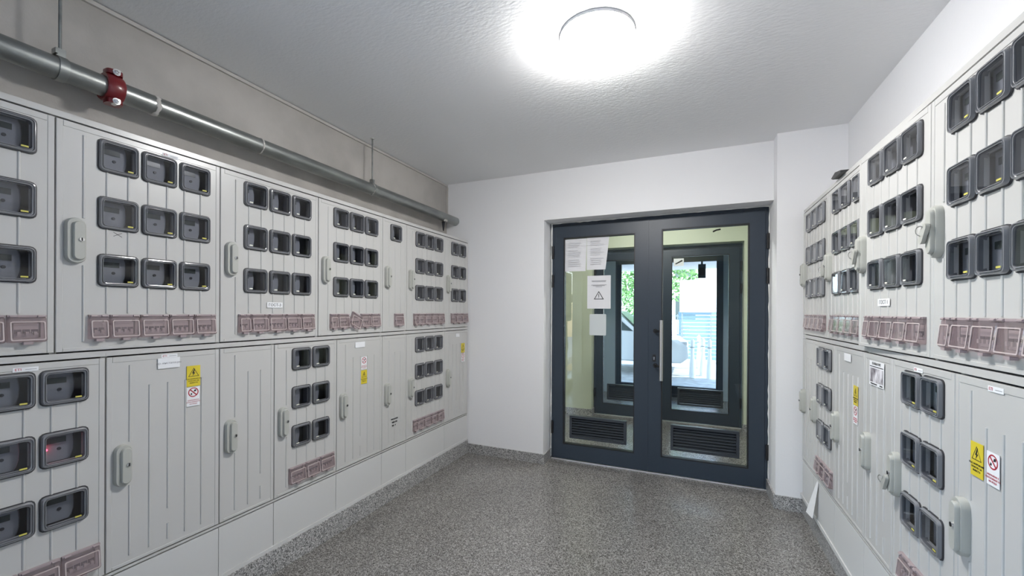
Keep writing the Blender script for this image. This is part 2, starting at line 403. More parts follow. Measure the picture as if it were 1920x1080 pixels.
HOLE = .010
def cabinet(name, label, side, yl, W, z0, cols=0, nrow=3, rows=None, wx0=.106, covers=(), ribs=None, partial=False, H=.784, sticker='y', meter=0, plinth=False, ajar=0.0, skip_meter=(), tilt_window=None, depth=.230, group=None, handle=True, cover_open=None):
    rz = PI / 2 if side == 'L' else -PI / 2
    X = XL if side == 'L' else XR
    root = tag(empty(name, (X, yl, z0), rz), label, 'cabinet', group)
    wins = []
    for r in range(nrow if cols else 0):
        for c in range(cols):
            wins.append((wx0 + WW / 2 + c * PITCH, ROWS[r] + WH / 2, r, c))
    if rows is not None: wins = [w for w in wins if w[2] in rows]
    holes = [(cx - WW / 2 + HOLE, cx + WW / 2 - HOLE, cz - WH / 2 + HOLE, cz + WH / 2 - HOLE) for (cx, cz, r, c) in wins]
    blk = [(cx - WW / 2, cx + WW / 2, cz - WH / 2, cz + WH / 2) for (cx, cz, r, c) in wins]
    CZ = .090
    for (a, c) in covers:
        holes.append((a + .012, c - .012, CZ - .026, CZ + .026)); blk.append((a, c, CZ - .046, CZ + .046))
    if handle: blk.append((.020, .070, .303, .455))
    n = 7 if W > .45 else (5 if W > .3 else 3)
    if ribs is None: ribs = [.068 + .060 * i for i in range(n)]
    # body shell
    t = .008
    bd = MB()
    bd.box(0, t, .014, depth, 0, H).box(W - t, W, .014, depth, 0, H).box(t, W - t, depth - t, depth, 0, H)
    bd.box(0, W, 0, depth - t, 0, .0085).box(0, W, 0, depth - t, .7735, H)
    obj('body', bd.mesh('body', m_cab), root)
    if cols or covers:
        obj('mounting_plate', MB().box(t + .001, W - t - .001, .085, .088, .02, .765).mesh('mounting_plate', m_cabin), root)
    DM = Matrix.Identity(4)
    if ajar:
        DM = Matrix.Translation((W, 0, 0)) @ Matrix.Rotation(ajar, 4, 'Z') @ Matrix.Translation((-W, 0, 0))
    obj('door', door_mesh(W, holes, ribs, blk, partial).mesh('door', m_cab, 38), root, mtx=DM)
    for (cx, cz, r, c) in wins:
        mt = DM @ Matrix.Translation((cx, 0, cz))
        if tilt_window == (r, c):
            mt = DM @ Matrix.Translation((cx + .032, -.004, cz - .010)) @ Matrix.Rotation(math.radians(-4), 4, 'Z') @ Matrix.Rotation(math.radians(3), 4, 'Y')
        w = obj('meter_window', me_ring, root, mtx=mt)
        obj('gasket', me_gask, w); obj('pane', me_pane, w, rot=(random.uniform(-.02, .02), 0, random.uniform(-.02, .02)))
        st = sticker
        obj('sticker', me_stk_y if st == 'y' else me_stk_p, w, loc=((.030, 0, -.038) if st in 'y' else (-.028, 0, -.037)))
        if (r, c) in skip_meter: continue
        k = meter
        e = obj('electricity_meter', me_meter[k], root, loc=(cx, random.uniform(0, .006), cz + random.uniform(-.004, .004)))
        obj('display', me_lcd[k], e); obj('button', me_btn[k], e)
    for i, (a, c) in enumerate(covers):
        cov, rimm, hinm, clm, brm, tgm, ttm = cover_meshes(c - a)
        cm = DM @ Matrix.Translation(((a + c) / 2, 0, CZ))
        if cover_open == i: cm = DM @ Matrix.Translation(((a + c) / 2, -.006, CZ)) @ Matrix.Rotation(math.radians(24), 4, 'Y')
        k = obj('breaker_cover', cov, root, mtx=cm)
        obj('cover_rim', rimm, k); obj('cover_hinge', hinm, k); obj('cover_clasp', clm, k)
        e = obj('circuit_breaker', brm, root, loc=((a + c) / 2, 0, CZ - .003))
        obj('toggle_bay', tgm, e); obj('toggle', ttm, e)
    if handle:
        h = obj('handle', me_handle, root, mtx=DM @ Matrix.Translation((.045, 0, .379)))
        obj('lever', me_lever, h); obj('lock_cylinder', me_lock, h); obj('keyhole', me_slot, h)
    if plinth:
        zf = .1342 - z0
        obj('plinth', MB().box(.0012, W - .0012, .001, .02, zf, -.006).box(.02, W - .02, .02, depth, zf, -.0005).mesh('plinth', m_plinth), root)
    root['_w'] = W
    return root, DM

# small graphics on the doors (local x along the door, z up)
def part_text(root, s, size, m, x, z, y=-.0008, DM=None):
    o = obj('lettering', text_mesh(s, size, m), root, mtx=(DM or Matrix.Identity(4)) @ Matrix.Translation((x, y, z)))
    return o
def logo(root, x, z, DM=None):
    D = DM or Matrix.Identity(4)
    p = obj('maker_plate', MB().box(-.014, .040, -.0024, -.0018, -.0065, .0065).mesh('maker_plate', m_paper_in), root, mtx=D @ Matrix.Translation((x, 0, z)))
    obj('lettering', text_mesh('ETI', .0105, m_inkred), p, loc=(-.003, -.0027, 0))
    obj('print_line', MB().box(.012, .036, -.0027, -.0024, -.0012, .0004).mesh('print_line', m_inkgrey), p)
def yellow_sign(root, x, z, w=.050, h=.084, y=-.0035):
    s = obj('warning_sign', MB().box(-w / 2, w / 2, y, y + .0012, -h / 2, h / 2).mesh('warning_sign', m_signyel), root, loc=(x, 0, z))
    s['label'] = 'yellow danger sign with black lightning bolt in a triangle'
    tri = MB(); yy = y - .0003
    a = w * .40; zt = h * .40; zb = -h * .02; tk = .0022
    O = [(-a, zb), (a, zb), (0, zt)]; cen = (0, (2 * zb + zt) / 3)
    I = [(cen[0] + (p[0] - cen[0]) * .84, cen[1] + (p[1] - cen[1]) * .84) for p in O]
    tri.loops([[(p[0], yy, p[1]) for p in O], [(p[0], yy, p[1]) for p in I]], False, False)
    bolt = [(.002, .030), (-.006, .012), (-.001, .012), (-.004, .001), (.006, .015), (.001, .015), (.005, .030)]
    sc = h / .084
    tri.prism([(p[0] * sc, (p[1] - .001) * sc) for p in bolt], 'y', yy, yy + .0002)
    obj('bolt_triangle', tri.mesh('bolt_triangle', m_ink), s)
    for i, (t, zz) in enumerate((('ПОД НАПРЕЖЕНИЕ', -.012), ('ОПАСНО ЗА', -.020), ('ЖИВОТА', -.028))):
        obj('lettering', text_mesh(t, .0062 if i == 0 else .0068, m_ink), s, loc=(0, yy, zz * sc))
    return s
def red_sign(root, x, z, w=.048, h=.078, y=-.0035):
    s = obj('prohibition_sign', MB().box(-w / 2, w / 2, y, y + .0012, -h / 2, h / 2).mesh('prohibition_sign', m_paper_in), root, loc=(x, 0, z))
    s['label'] = 'white sign with a red crossed out circle'
    yy = y - .0003; n = 28; R = w * .40; cz = h * .22
    def ring(r): return [(r * math.cos(2 * PI * i / n), yy, cz + r * math.sin(2 * PI * i / n)) for i in range(n)]
    g = MB().loops([ring(R), ring(R * .80)], False, False)
    d = R * .62; k = .0014
    g.prism([(-d - k, cz + d - k), (-d + k, cz + d + k), (d + k, cz - d + k), (d - k, cz - d - k)], 'y', yy, yy + .0002)
    obj('prohibition_ring', g.mesh('prohibition_ring', m_inkred), s)
    p = MB().prism([(.001, cz + .002), (.010, cz + .003), (.011, cz + .010), (.004, cz + .010)], 'y', yy + .0001, yy + .0003)
    p.prism([(-.011, cz - .009), (-.005, cz - .010), (-.004, cz - .005), (-.008, cz - .002)], 'y', yy + .0001, yy + .0003)
    obj('bucket_symbol', p.mesh('bucket_symbol', m_ink), s)
    for t, zz in (('ЗАБРАНЕНО Е', -.015), ('ИЗПОЛЗВАНЕТО', -.0225), ('НА ВОДА', -.030)):
        obj('lettering', text_mesh(t, .0062, m_inkred), s, loc=(0, yy, zz * h / .078))
    return s
def white_label(root, x, z, w, h, s=None, size=.01, y=-.0042, m=None, DM=None):
    o = obj('paper_label', MB().box(-w / 2, w / 2, y, y + .0010, -h / 2, h / 2).mesh('paper_label', m_paper_in), root, mtx=(DM or Matrix.Identity(4)) @ Matrix.Translation((x, 0, z)))
    if s: obj('lettering', text_mesh(s, size, m or m_ink), o, loc=(0, y - .0003, 0))
    return o

C5 = [(.077, .133), (.133, .221), (.221, .313), (.313, .401), (.401, .487)]
C3 = [(.079, .175), (.175, .268), (.268, .366)]
GU = 'meter cabinets in the upper row on the left wall'; GD = 'meter cabinets in the lower row on the left wall'
HU = 'meter cabinets in the upper row on the right wall'; HD = 'meter cabinets in the lower row on the right wall'
ZU, ZD = 1.132, .348
UH = .793
# left wall, upper row
c, _ = cabinet('meter_cabinet', 'upper left meter cabinet cut by the left edge of the picture', 'L', .128, .506, ZU, 3, covers=C5, H=UH, group=GU)
c, _ = cabinet('meter_cabinet', 'upper meter cabinet below the red pipe coupling, pen cross on its door', 'L', .634, .505, ZU, 3, covers=C5, H=UH, group=GU)
b = MB()
for sg in (1, -1):
    b.prism([(-.012, -.007 * sg - .0008), (-.012, -.007 * sg + .0008), (.012, .007 * sg + .0008), (.012, .007 * sg - .0008)], 'y', -.0006, .0001)
obj('pen_cross', b.mesh('pen_cross', m_ink), c, loc=(.158, 0, .418))
logo(c, .305, .752)
c, _ = cabinet('meter_cabinet', 'upper meter cabinet with nine windows and paper label reading ГОСТ-3', 'L', 1.139, .5125, ZU, 3, covers=C5, H=UH, meter=1, sticker='p', group=GU)
white_label(c, .256, .178, .082, .026, 'ГОСТ-3', .019)
c, _ = cabinet('meter_cabinet', 'upper meter cabinet with a hanging breaker cover, right of the ГОСТ-3 cabinet', 'L', 1.652, .512, ZU, 3, covers=C5, H=UH, meter=1, sticker='p', group=GU, cover_open=2)
c, _ = cabinet('meter_cabinet', 'narrow upper meter cabinet with one single window', 'L', 2.164, .252, ZU, 1, rows=(0,), wx0=.080, covers=[(.116, .214)], H=UH, meter=1, sticker='p', group=GU)
c, _ = cabinet('meter_cabinet', 'upper left meter cabinet with nine windows, right of the single window one', 'L', 2.416, .500, ZU, 3, covers=C5, H=UH, meter=1, sticker='p', group=GU)
c, _ = cabinet('meter_cabinet', 'upper meter cabinet with six windows in the corner by the white back wall', 'L', 2.916, .384, ZU, 2, wx0=.102, covers=[(.090, .178), (.178, .278), (.278, .374)], H=UH, meter=1, sticker='p', group=GU)
# left wall, lower row
c, _ = cabinet('meter_cabinet', 'lower meter cabinet with a red glowing light behind a window', 'L', .380, .3800, ZD, 2, wx0=.100, covers=C3, plinth=True, group=GD)
obj('indicator_light', MB().tube((0, .012, 0), (0, .02, 0), .0036, n=10).mesh('indicator_light', m_led), c, loc=(.2395, 0, .487))
logo(c, .178, .752)
c, _ = cabinet('distribution_cabinet', 'lower windowless cabinet with yellow and red signs, nearest on the left', 'L', .7604, .3785, ZD, partial=True, plinth=True, group=GD)
white_label(c, .189, .730, .074, .040, 'вр.-инсталация', .0115, m=m_inkgrey)
logo(c, .178, .757)
yellow_sign(c, .276, .6665); red_sign(c, .275, .583)
c, _ = cabinet('distribution_cabinet', 'narrow plain lower cabinet below the ГОСТ-3 cabinet', 'L', 1.139, .256, ZD, partial=True, plinth=True, group=GD)
c, _ = cabinet('meter_cabinet', 'lower meter cabinet with six windows and three mauve covers', 'L', 1.395, .388, ZD, 2, wx0=.100, covers=[(.079, .177), (.177, .268), (.268, .370)], plinth=True, meter=1, sticker='p', group=GD)
c, _ = cabinet('distribution_cabinet', 'lower windowless cabinet with red sign above the yellow sign', 'L', 1.783, .381, ZD, partial=True, plinth=True, group=GD)
white_label(c, .181, .728, .080, .034)
red_sign(c, .215, .6105); yellow_sign(c, .215, .525)
c, _ = cabinet('distribution_cabinet', 'narrow lower cabinet with three lines of black print', 'L', 2.164, .252, ZD, partial=True, plinth=True, group=GD)
b = MB()
for (xa, xb, zz) in ((-.036, -.016, .022), (-.012, .014, .022), (.017, .034, .022), (-.024, .004, 0), (.008, .028, 0), (-.026, -.006, -.022), (.000, .012, -.022)):
    b.box(xa, xb, -.0034, -.0031, zz - .004, zz + .004)
obj('stencil_print', b.mesh('stencil_print', m_ink), c, loc=(.125, 0, .175))
c, _ = cabinet('meter_cabinet', 'lower meter cabinet with nine windows, far end of the left wall', 'L', 2.416, .500, ZD, 3, covers=C5, plinth=True, meter=1, sticker='p', group=GD)
c, _ = cabinet('distribution_cabinet', 'lower windowless cabinet in the corner by the white back wall', 'L', 2.916, .384, ZD, partial=True, plinth=True, group=GD)
white_label(c, .205, .728, .060, .030); yellow_sign(c, .297, .6105, .060); red_sign(c, .297, .525, .060)
# right wall (rows sit a touch higher)
RZ = .008
c, _ = cabinet('meter_cabinet', 'upper right meter cabinet beside the white pier', 'R', 3.140, .508, ZU + RZ, 3, covers=C5, H=UH, sticker='p', group=HU)
c, _ = cabinet('meter_cabinet', 'upper right meter cabinet with one window hanging loose', 'R', 2.632, .508, ZU + RZ, 3, covers=C5, H=UH, sticker='p', group=HU, tilt_window=(0, 2), skip_meter=((0, 2),))
def hasp(root, x, z, DM=None, rot=0):
    D = (DM or Matrix.Identity(4)) @ Matrix.Translation((x, -.030, z)) @ Matrix.Rotation(rot, 4, 'Y')
    h = obj('lock_hasp', MB().loops([[(p[0], y, p[1]) for p in rrect(.022, .062, .010, 3)] for y in (0, -.010)]).mesh('lock_hasp', m_handle, 40), root, mtx=D)
    pts = [(-.006 - .012 * math.sin(PI * k / 8), -.012 - .006 * math.sin(PI * k / 8), .006 + .014 * math.cos(PI * k / 8)) for k in range(9)]
    obj('wire_ring', MB().path(pts, .0016, 6).mesh('wire_ring', m_chrome, 60), h)
hasp(c, .045, .36)
c, DM3 = cabinet('meter_cabinet', 'upper right meter cabinet with its door slightly ajar', 'R', 2.124, .506, ZU + RZ, 3, covers=C5, H=UH, sticker='p', group=HU, ajar=math.radians(2.3))
white_label(c, .222, .184, .090, .026, 'ГОСТ 1', .019, DM=DM3)
hasp(c, .050, .37, DM3, .4)
c, _ = cabinet('meter_cabinet', 'upper right meter cabinet cut by the right edge of the picture', 'R', 1.618, .506, ZU + RZ, 3, covers=C5, H=UH, group=HU)
hasp(c, .046, .375, rot=.55)
c, _ = cabinet('distribution_cabinet', 'narrow plain lower cabinet beside the white pier', 'R', 3.140, .255, ZD + RZ, partial=True, plinth=True, group=HD)
c, _ = cabinet('meter_cabinet', 'lower right meter cabinet with six windows above the loose plinth flap', 'R', 2.885, .381, ZD + RZ, 2, wx0=.100, covers=C3, plinth=True, sticker='p', group=HD)
c, _ = cabinet('distribution_cabinet', 'lower right windowless cabinet with yellow sign directly above red sign', 'R', 2.504, .380, ZD + RZ, partial=True, plinth=True, group=HD)
white_label(c, .189, .729, .086, .034); yellow_sign(c, .290, .575, .050); red_sign(c, .290, .492, .048)
c, _ = cabinet('distribution_cabinet', 'narrow lower right cabinet with a printed picture notice', 'R', 2.124, .257, ZD + RZ, partial=True, plinth=True, group=HD)
p = white_label(c, .129, .697, .134, .094)
for t, zz in (('ВНИМАНИЕ', .037),): obj('lettering', text_mesh(t, .014, m_ink), p, loc=(0, -.0045, zz))
m_photo = mat('printed_picture', (.5, .48, .5), .5); mottle(m_photo, (.12, .10, .12), (.80, .78, .82), 38, 3, (1, 1, .5), .36, .62)
obj('printed_picture', MB().box(-.060, .060, -.0046, -.0042, -.034, .020).mesh('printed_picture', m_photo), p)
for q in ((-.062, .062, .0245, .0275), (-.055, .006, -.043, -.0385), (.030, .055, -.043, -.0385)): obj('print_line', MB().box(q[0], q[1], -.0046, -.0042, q[2], q[3]).mesh('print_line', m_ink), p)
c, _ = cabinet('meter_cabinet', 'lower right meter cabinet with six windows, next to the picture notice', 'R', 1.867, .377, ZD + RZ, 2, wx0=.092, covers=C3, plinth=True, group=HD)
hasp(c, .040, .345, rot=.5); logo(c, .170, .752)
c, _ = cabinet('distribution_cabinet', 'lower right windowless cabinet with yellow and red signs side by side', 'R', 1.490, .378, ZD + RZ, partial=True, plinth=True, group=HD)
yellow_sign(c, .098, .5685, .048); red_sign(c, .158, .565, .044); logo(c, .150, .752)

# loose plinth flap on the right row
b = MB().loops([[(XR - .001, 2.80, .345), (XR - .001, 2.775, .345), (XR - .003, 2.775, .345), (XR - .003, 2.80, .345)],
                [(XR - .036, 2.868, .138), (XR - .030, 2.760, .150), (XR - .033, 2.760, .149), (XR - .039, 2.868, .137)]])
tag(obj('plinth_flap', b.mesh('plinth_flap', m_wall)), 'bent white plinth flap sticking out low on the right', 'panel')
# dark tool on top of the right cabinets
b = MB().prism([(2.36, 0), (2.47, 0), (2.50, .012), (2.44, .026), (2.36, .012)], 'x', XR - .022, XR + .03)
tag(obj('plastic_wedge', b.mesh('plastic_wedge', m_dark), loc=(0, 0, ZU + RZ + UH + .0005)), 'small black wedge lying on top of the right cabinets', 'tool')

# ------------------------------------------------------------------ pipe on the left wall
PX, PZ, PR = -2.005, 2.113, .038
root = tag(empty('steel_pipe', (PX, 0, PZ)), 'galvanised steel pipe with red coupling running above the left cabinets', 'pipe')
obj('tube', MB().tube((0, YN + .3, 0), (0, YB - .004, 0), PR, n=28).mesh('pipe_tube', m_pipe, 40), root)
def collar(y, w, jag):
    n = 28; L = []
    L0 = [(PR + .0008) for i in range(n)]
    A = []; Bq = []
    for i in range(n):
        a = 2 * PI * i / n
        j0 = y + random.uniform(-jag, jag); j1 = y + w + random.uniform(-jag, jag)
        A.append(((PR + .001) * math.cos(a), j0, (PR + .001) * math.sin(a))); Bq.append(((PR + .001) * math.cos(a), j1, (PR + .001) * math.sin(a)))
    A2 = [(p[0] * 1.05, p[1] + .003, p[2] * 1.05) for p in A]; B2 = [(p[0] * 1.05, p[1] - .003, p[2] * 1.05) for p in Bq]
    return MB().loops([A, A2, B2, Bq], False, False).mesh('plaster_smear', m_plast, 60)
for (y, w, j) in ((.955, .016, .004), (1.405, .008, .002), (2.20, .014, .004)): obj('plaster_smear', collar(y, w, j), root)
# flaking plaster crust between pipe and wall
b = MB()
for i in range(26):
    y = .30 + i * .024 + random.uniform(-.006, .006); s = random.uniform(.006, .014)
    b.tube((-.028 - random.uniform(0, .012), y, PR * .75 + random.uniform(-.004, .008)), (-.045, y + random.uniform(.01, .03), PR * .7 + random.uniform(0, .012)), s, s * .5, 6)
o = obj('plaster_crust', b.mesh('plaster_crust', m_plast), root); o['kind'] = 'stuff'
# red grooved coupling bolted round the pipe
n = 28
def cring(r, y): return [(r * math.cos(2 * PI * i / n), y, r * math.sin(2 * PI * i / n)) for i in range(n)]
cp = obj('coupling', MB().loops([cring(PR + .001, -.026), cring(PR + .010, -.026), cring(PR + .015, -.018), cring(PR + .015, .018), cring(PR + .010, .026), cring(PR + .001, .026)], False, False).mesh('coupling', m_red, 40), root, loc=(0, .828, 0))
cp['label'] = 'red bolted grooved coupling'
for sg in (1, -1):
    obj('bolt_pad', MB().loops([[(p[0] + .012, p[1], z) for p in rrect(.050, .048, .014, 3)] for z in ((PR + .008) * sg, (PR + .024) * sg)]).mesh('bolt_pad', m_red, 40), cp)
    obj('bolt', MB().tube((.022, 0, (PR + .016) * sg), (.048, 0, (PR + .016) * sg), .0085, n=6).tube((.048, 0, (PR + .016) * sg), (.056, 0, (PR + .016) * sg), .005, n=10).tube((.016, 0, (PR + .016) * sg), (.039, 0, (PR + .016) * sg), .012, n=14).mesh('bolt', m_chrome, 30), cp)
# pipe hangers
for (y, lab) in ((.690, 'threaded rod hanger holding the pipe near the red coupling'), (2.215, 'threaded rod hanger holding the pipe in the middle of its run')):
    root = tag(empty('pipe_hanger', (PX, y, CEIL)), lab, 'hanger', 'pipe hangers')
    dz = PZ - CEIL
    obj('rod', MB().tube((0, 0, 0), (0, 0, dz + PR + .014), .0048, n=10).mesh('rod', m_pipe, 40), root)
    obj('clamp_ring', MB().loops([[(r * math.cos(2 * PI * i / n), yy, dz + r * math.sin(2 * PI * i / n)) for i in range(n)] for (r, yy) in ((PR + .0005, -.012), (PR + .004, -.012), (PR + .004, .012), (PR + .0005, .012))], False, False).mesh('clamp_ring', m_pipe, 40), root)
    obj('clamp_lug', MB().box(-.010, .010, -.012, .012, dz + PR + .003, dz + PR + .030).box(-.008, .022, -.018, -.012, dz + PR + .006, dz + PR + .024).mesh('clamp_lug', m_pipe), root)
    obj('ceiling_anchor', MB().tube((0, 0, 0), (0, 0, -.006), .012, n=14).mesh('ceiling_anchor', m_plast, 40), root)
root = tag(empty('pipe_bracket', (PX, 3.10, PZ)), 'bracket with white bolt and dark shadow shape under the far end of the pipe', 'bracket')
obj('shadow_plate', MB().prism([(-.016, -PR - .002), (.016, -PR - .002), (.003, -PR - .085), (-.003, -PR - .085)], 'y', -.004, .004).mesh('shadow_plate', m_gasket), root)  # black plate in the shape of the shadow below the bracket
obj('bolt_head', MB().tube((.02, -.012, -PR + .004), (.044, -.012, -PR - .004), .012, .009, 12).mesh('bolt_head', m_plast, 40), root)

# ------------------------------------------------------------------ double doors
def double_door(name, label, y0, with_handle=True, papers=False, shut=True):
    root = struct(empty(name, (0, y0, 0)), label, 'door')
    xl, xr, zt = -1.121, .511, 2.050
    xm = -.320
    fr = MB().box(xl, xl + .022, 0, .07, .004, zt).box(xr - .022, xr, 0, .07, .004, zt).box(xl + .022, xr - .022, 0, .07, zt - .020, zt)
    obj('outer_frame', fr.mesh('outer_frame', m_ral), root)
    obj('threshold', MB().box(xl, xr, -.004, .07, 0.0005, .0095).mesh('threshold', m_alu), root)
    for k, (a, c) in enumerate(((xl + .024, xm - .0015), (xm + .0015, xr - .024))):
        z0, z1 = .016, zt - .022
        gx0, gx1, gz0, gz1 = (a + .078, c - .100, .140, 1.925) if k == 0 else (a + .100, c - .099, .140, 1.940)
        leaf = obj('leaf', MB().prism([(a, z0), (gx0, z0), (gx0, z1), (a, z1)], 'y', -.004, .052).prism([(gx1, z0), (c, z0), (c, z1), (gx1, z1)], 'y', -.004, .052)
                   .prism([(gx0, z0), (gx1, z0), (gx1, gz0), (gx0, gz0)], 'y', -.004, .052).prism([(gx0, gz1), (gx1, gz1), (gx1, z1), (gx0, z1)], 'y', -.004, .052).mesh('leaf', m_ral), root)
        s = .008
        obj('glazing_seal', MB().box(gx0, gx0 + s, -.001, .048, gz0, gz1).box(gx1 - s, gx1, -.001, .048, gz0, gz1).box(gx0 + s, gx1 - s, -.001, .048, gz0, gz0 + s).box(gx0 + s, gx1 - s, -.001, .048, gz1 - s, gz1).mesh('glazing_seal', m_seal), leaf)
        v0, v1, w0, w1 = (-.962, -.485, .196, .390) if k == 0 else (-.147, .330, .204, .402)
        # glass with the grille cut out
        g = MB(); yg = .022
        for (p, q, r, t) in ((gx0 + s, gx1 - s, w1, gz1 - s), (gx0 + s, gx1 - s, gz0 + s, w0), (gx0 + s, v0, w0, w1), (v1, gx1 - s, w0, w1)):
            bq = len(g.v); g.v += [(p, yg, r), (q, yg, r), (q, yg, t), (p, yg, t)]; g.f.append((bq, bq + 1, bq + 2, bq + 3))
        obj('glass_pane', g.mesh('glass_pane', m_glass), leaf)
        f = .020
        obj('grille_frame', MB().box(v0, v0 + f, .006, .040, w0, w1).box(v1 - f, v1, .006, .040, w0, w1).box(v0 + f, v1 - f, .006, .040, w0, w0 + f).box(v0 + f, v1 - f, .006, .040, w1 - f, w1).mesh('grille_frame', m_vent), leaf)
        ns = 7
        sl = MB().prism([(.010, -.004), (.013, -.006), (.036, .012), (.033, .014)], 'x', v0 + f, v1 - f).mesh('slat', m_vent)
        for i in range(ns):
            obj('slat', sl, leaf, loc=(0, 0, w0 + f + (w1 - w0 - 2 * f) * (i + .3) / ns))
        hx = a - .020 if k == 0 else c + .010
        for hz in (.28, 1.55, 1.80):
            obj('hinge', MB().tube((hx + .005, -.012, hz - .055), (hx + .005, -.012, hz + .055), .009, n=10).box(hx - .004, hx + .014, -.012, -.0045, hz - .05, hz + .05).mesh('hinge', m_seal, 40), leaf)
        if k == 1 and with_handle:
            h = obj('pull_bar', MB().tube((-.215, -.062, .752), (-.215, -.062, 1.222), .0135, n=16).mesh('pull_bar', m_steel, 40), leaf)
            for hz in (1.135, .862):
                obj('standoff', MB().tube((-.262, -.0045, hz), (-.262, -.012, hz), .018, .016, 14).path([(-.262, -.010, hz), (-.255, -.035, hz), (-.235, -.055, hz), (-.215, -.062, hz)], .008, 10).mesh('standoff', m_seal, 50), leaf)
            obj('lock_plate', MB().box(-.283, -.259, -.007, -.0045, .892, .948).mesh('lock_plate', m_seal), leaf)
            obj('lock_cylinder', MB().tube((-.271, -.007, .924), (-.271, -.011, .924), .0075, n=12).box(-.276, -.266, -.010, -.007, .905, .920).mesh('lock_cylinder', m_chrome), leaf)
    if shut:
        obj('astragal', MB().box(xm - .018, xm + .004, -.0075, -.0042, .020, zt - .024).mesh('astragal', m_ral), root)
    return root
double_door('door_1', 'dark anthracite double door with glass and low vents', 3.470)
double_door('door_2', 'second anthracite double door seen through the first', 5.200, with_handle=False)
# caulk bead round the first door
def bead(p0, p1, name='caulk_bead'):
    p0 = Vector(p0); p1 = Vector(p1); n = 46; d = p1 - p0
    side = Vector((1, 0, 0)) if abs(d.z) > .5 else Vector((0, 0, 1))
    b = MB(); L = []
    for i in range(n + 1):
        p = p0 + d * i / n; r = .0025 + .005 * random.random() ** 2
        L.append([p - side * r, p + Vector((0, -.004, 0)), p + side * r, p + Vector((0, .003, 0))])
    return b.loops(L)
b = bead((-1.126, 3.464, .09), (-1.126, 3.464, 2.052)); bb = bead((-1.126, 3.464, 2.052), (.511, 3.464, 2.052)); o = len(b.v)
b.v += bb.v; b.f += [tuple(i + o for i in f) for f in bb.f]
bb = bead((.5115, 3.464, .09), (.5115, 3.464, 2.052)); o = len(b.v); b.v += bb.v; b.f += [tuple(i + o for i in f) for f in bb.f]
struct(obj('trim_3', b.mesh('trim_3', m_caulk)), 'ragged white caulk around the anthracite double door', 'caulk')

o = bpy.data.objects['door_1']
obj('closer_arm', MB().path([(.150, .060, 1.905), (.172, .075, 1.918), (.200, .085, 1.924)], .006, 8).mesh('closer_arm', m_seal, 50), o)
# papers taped to the first door
def sheet(name, label, x0, x1, z0, z1, y, skew=0, curl=.004, cat='paper'):
    n = 8; b = MB(); A = []; Bq = []
    root = tag(empty(name, ((x0 + x1) / 2, y, z0)), label, cat)
    cx = (x0 + x1) / 2
    rows = []
    for j in range(7):
        t = j / 6; z = (z1 - z0) * t
        rows.append([(x0 - cx + (x1 - x0) * i / n + (skew * (1 - t) * (i / n)), -curl * (1 - t) ** 2 * (.3 + .7 * math.sin(PI * i / n) ** 2), z) for i in range(n + 1)])
    for r in rows: b.v += r
    for j in range(6):
        for i in range(n):
            q = j * (n + 1) + i; b.f.append((q, q + 1, q + n + 2, q + n + 1))
    # thickness
    o = len(b.v); b.v += [(p[0], p[1] + .0006, p[2]) for p in b.v]; b.f += [tuple(o + i for i in reversed(f)) for f in b.f[:6 * n]]
    obj('sheet', b.mesh('sheet', m_paper, 60), root)
    return root
yg = 3.470 + .0205
r1 = sheet('taped_notice', 'pair of printed sheets taped at the top of the left door glass', -1.012, -.822, 1.632, 1.912, yg, -.008, .012)
r2 = sheet('taped_notice', 'printed sheet overlapping its neighbour at the top of the left door glass', -.820, -.632, 1.640, 1.914, yg - .001, -.030, .016)
for rr in (r1, r2):
    b = MB()
    for i in range(13):
        if i in (3, 8): continue
        z = .245 - i * .0165; b.box(-.062, .055 - .04 * random.random(), -.0170, -.0166, z - .0018, z + .0018)
    o = obj('print_lines', b.mesh('print_lines', mat('faint_print', (.58, .58, .61), .8)), rr)
r3 = sheet('taped_notice', 'white notice with a black warning triangle on the left door glass', -.815, -.618, 1.312, 1.590, yg - .001, 0, .002)
r3['label'] = 'white notice with a black warning triangle on the left door glass'
b = MB()
for (z, w) in ((.235, .062), (.228, .058), (.200, .064), (.193, .050), (.184, .026)): b.box(-w, w, -.0034, -.0030, z - .0016, z + .0016)
obj('print_lines', b.mesh('print_lines', m_inkgrey), r3)
b = MB(); O = [(-.042, .078), (.042, .078), (0, .148)]; I = [(-.033, .083), (.033, .083), (0, .138)]
b.loops([[(p[0], -.0034, p[1]) for p in O], [(p[0], -.0034, p[1]) for p in I]], False, False).box(-.0025, .0025, -.0034, -.0032, .098, .122).box(-.0025, .0025, -.0034, -.0032, .090, .0945)
obj('warning_triangle', b.mesh('warning_triangle', m_ink), r3)
r4 = tag(empty('taped_card', (-.726, yg + .006, 1.086)), 'blank pale card stuck below the warning notice on the left door glass', 'paper')
obj('card', MB().loops([[(p[0], y, p[1]) for p in rrect(.140, .180, .008, 3, 0, .09)] for y in (-.001, .0005)]).mesh('card', m_paper), r4)

r5 = tag(empty('camera_sticker', (-.140, 5.2195, 1.825)), 'small white sticker with dark camera symbol on the second door glass', 'sticker')
obj('sheet', MB().box(-.055, .055, -.001, .0002, 0, .088).mesh('sheet', m_paper_in), r5)
obj('camera_symbol', MB().prism([(-.042, .028), (-.030, .020), (.044, .056), (.034, .072)], 'y', -.0014, -.001).mesh('camera_symbol', m_ink), r5)
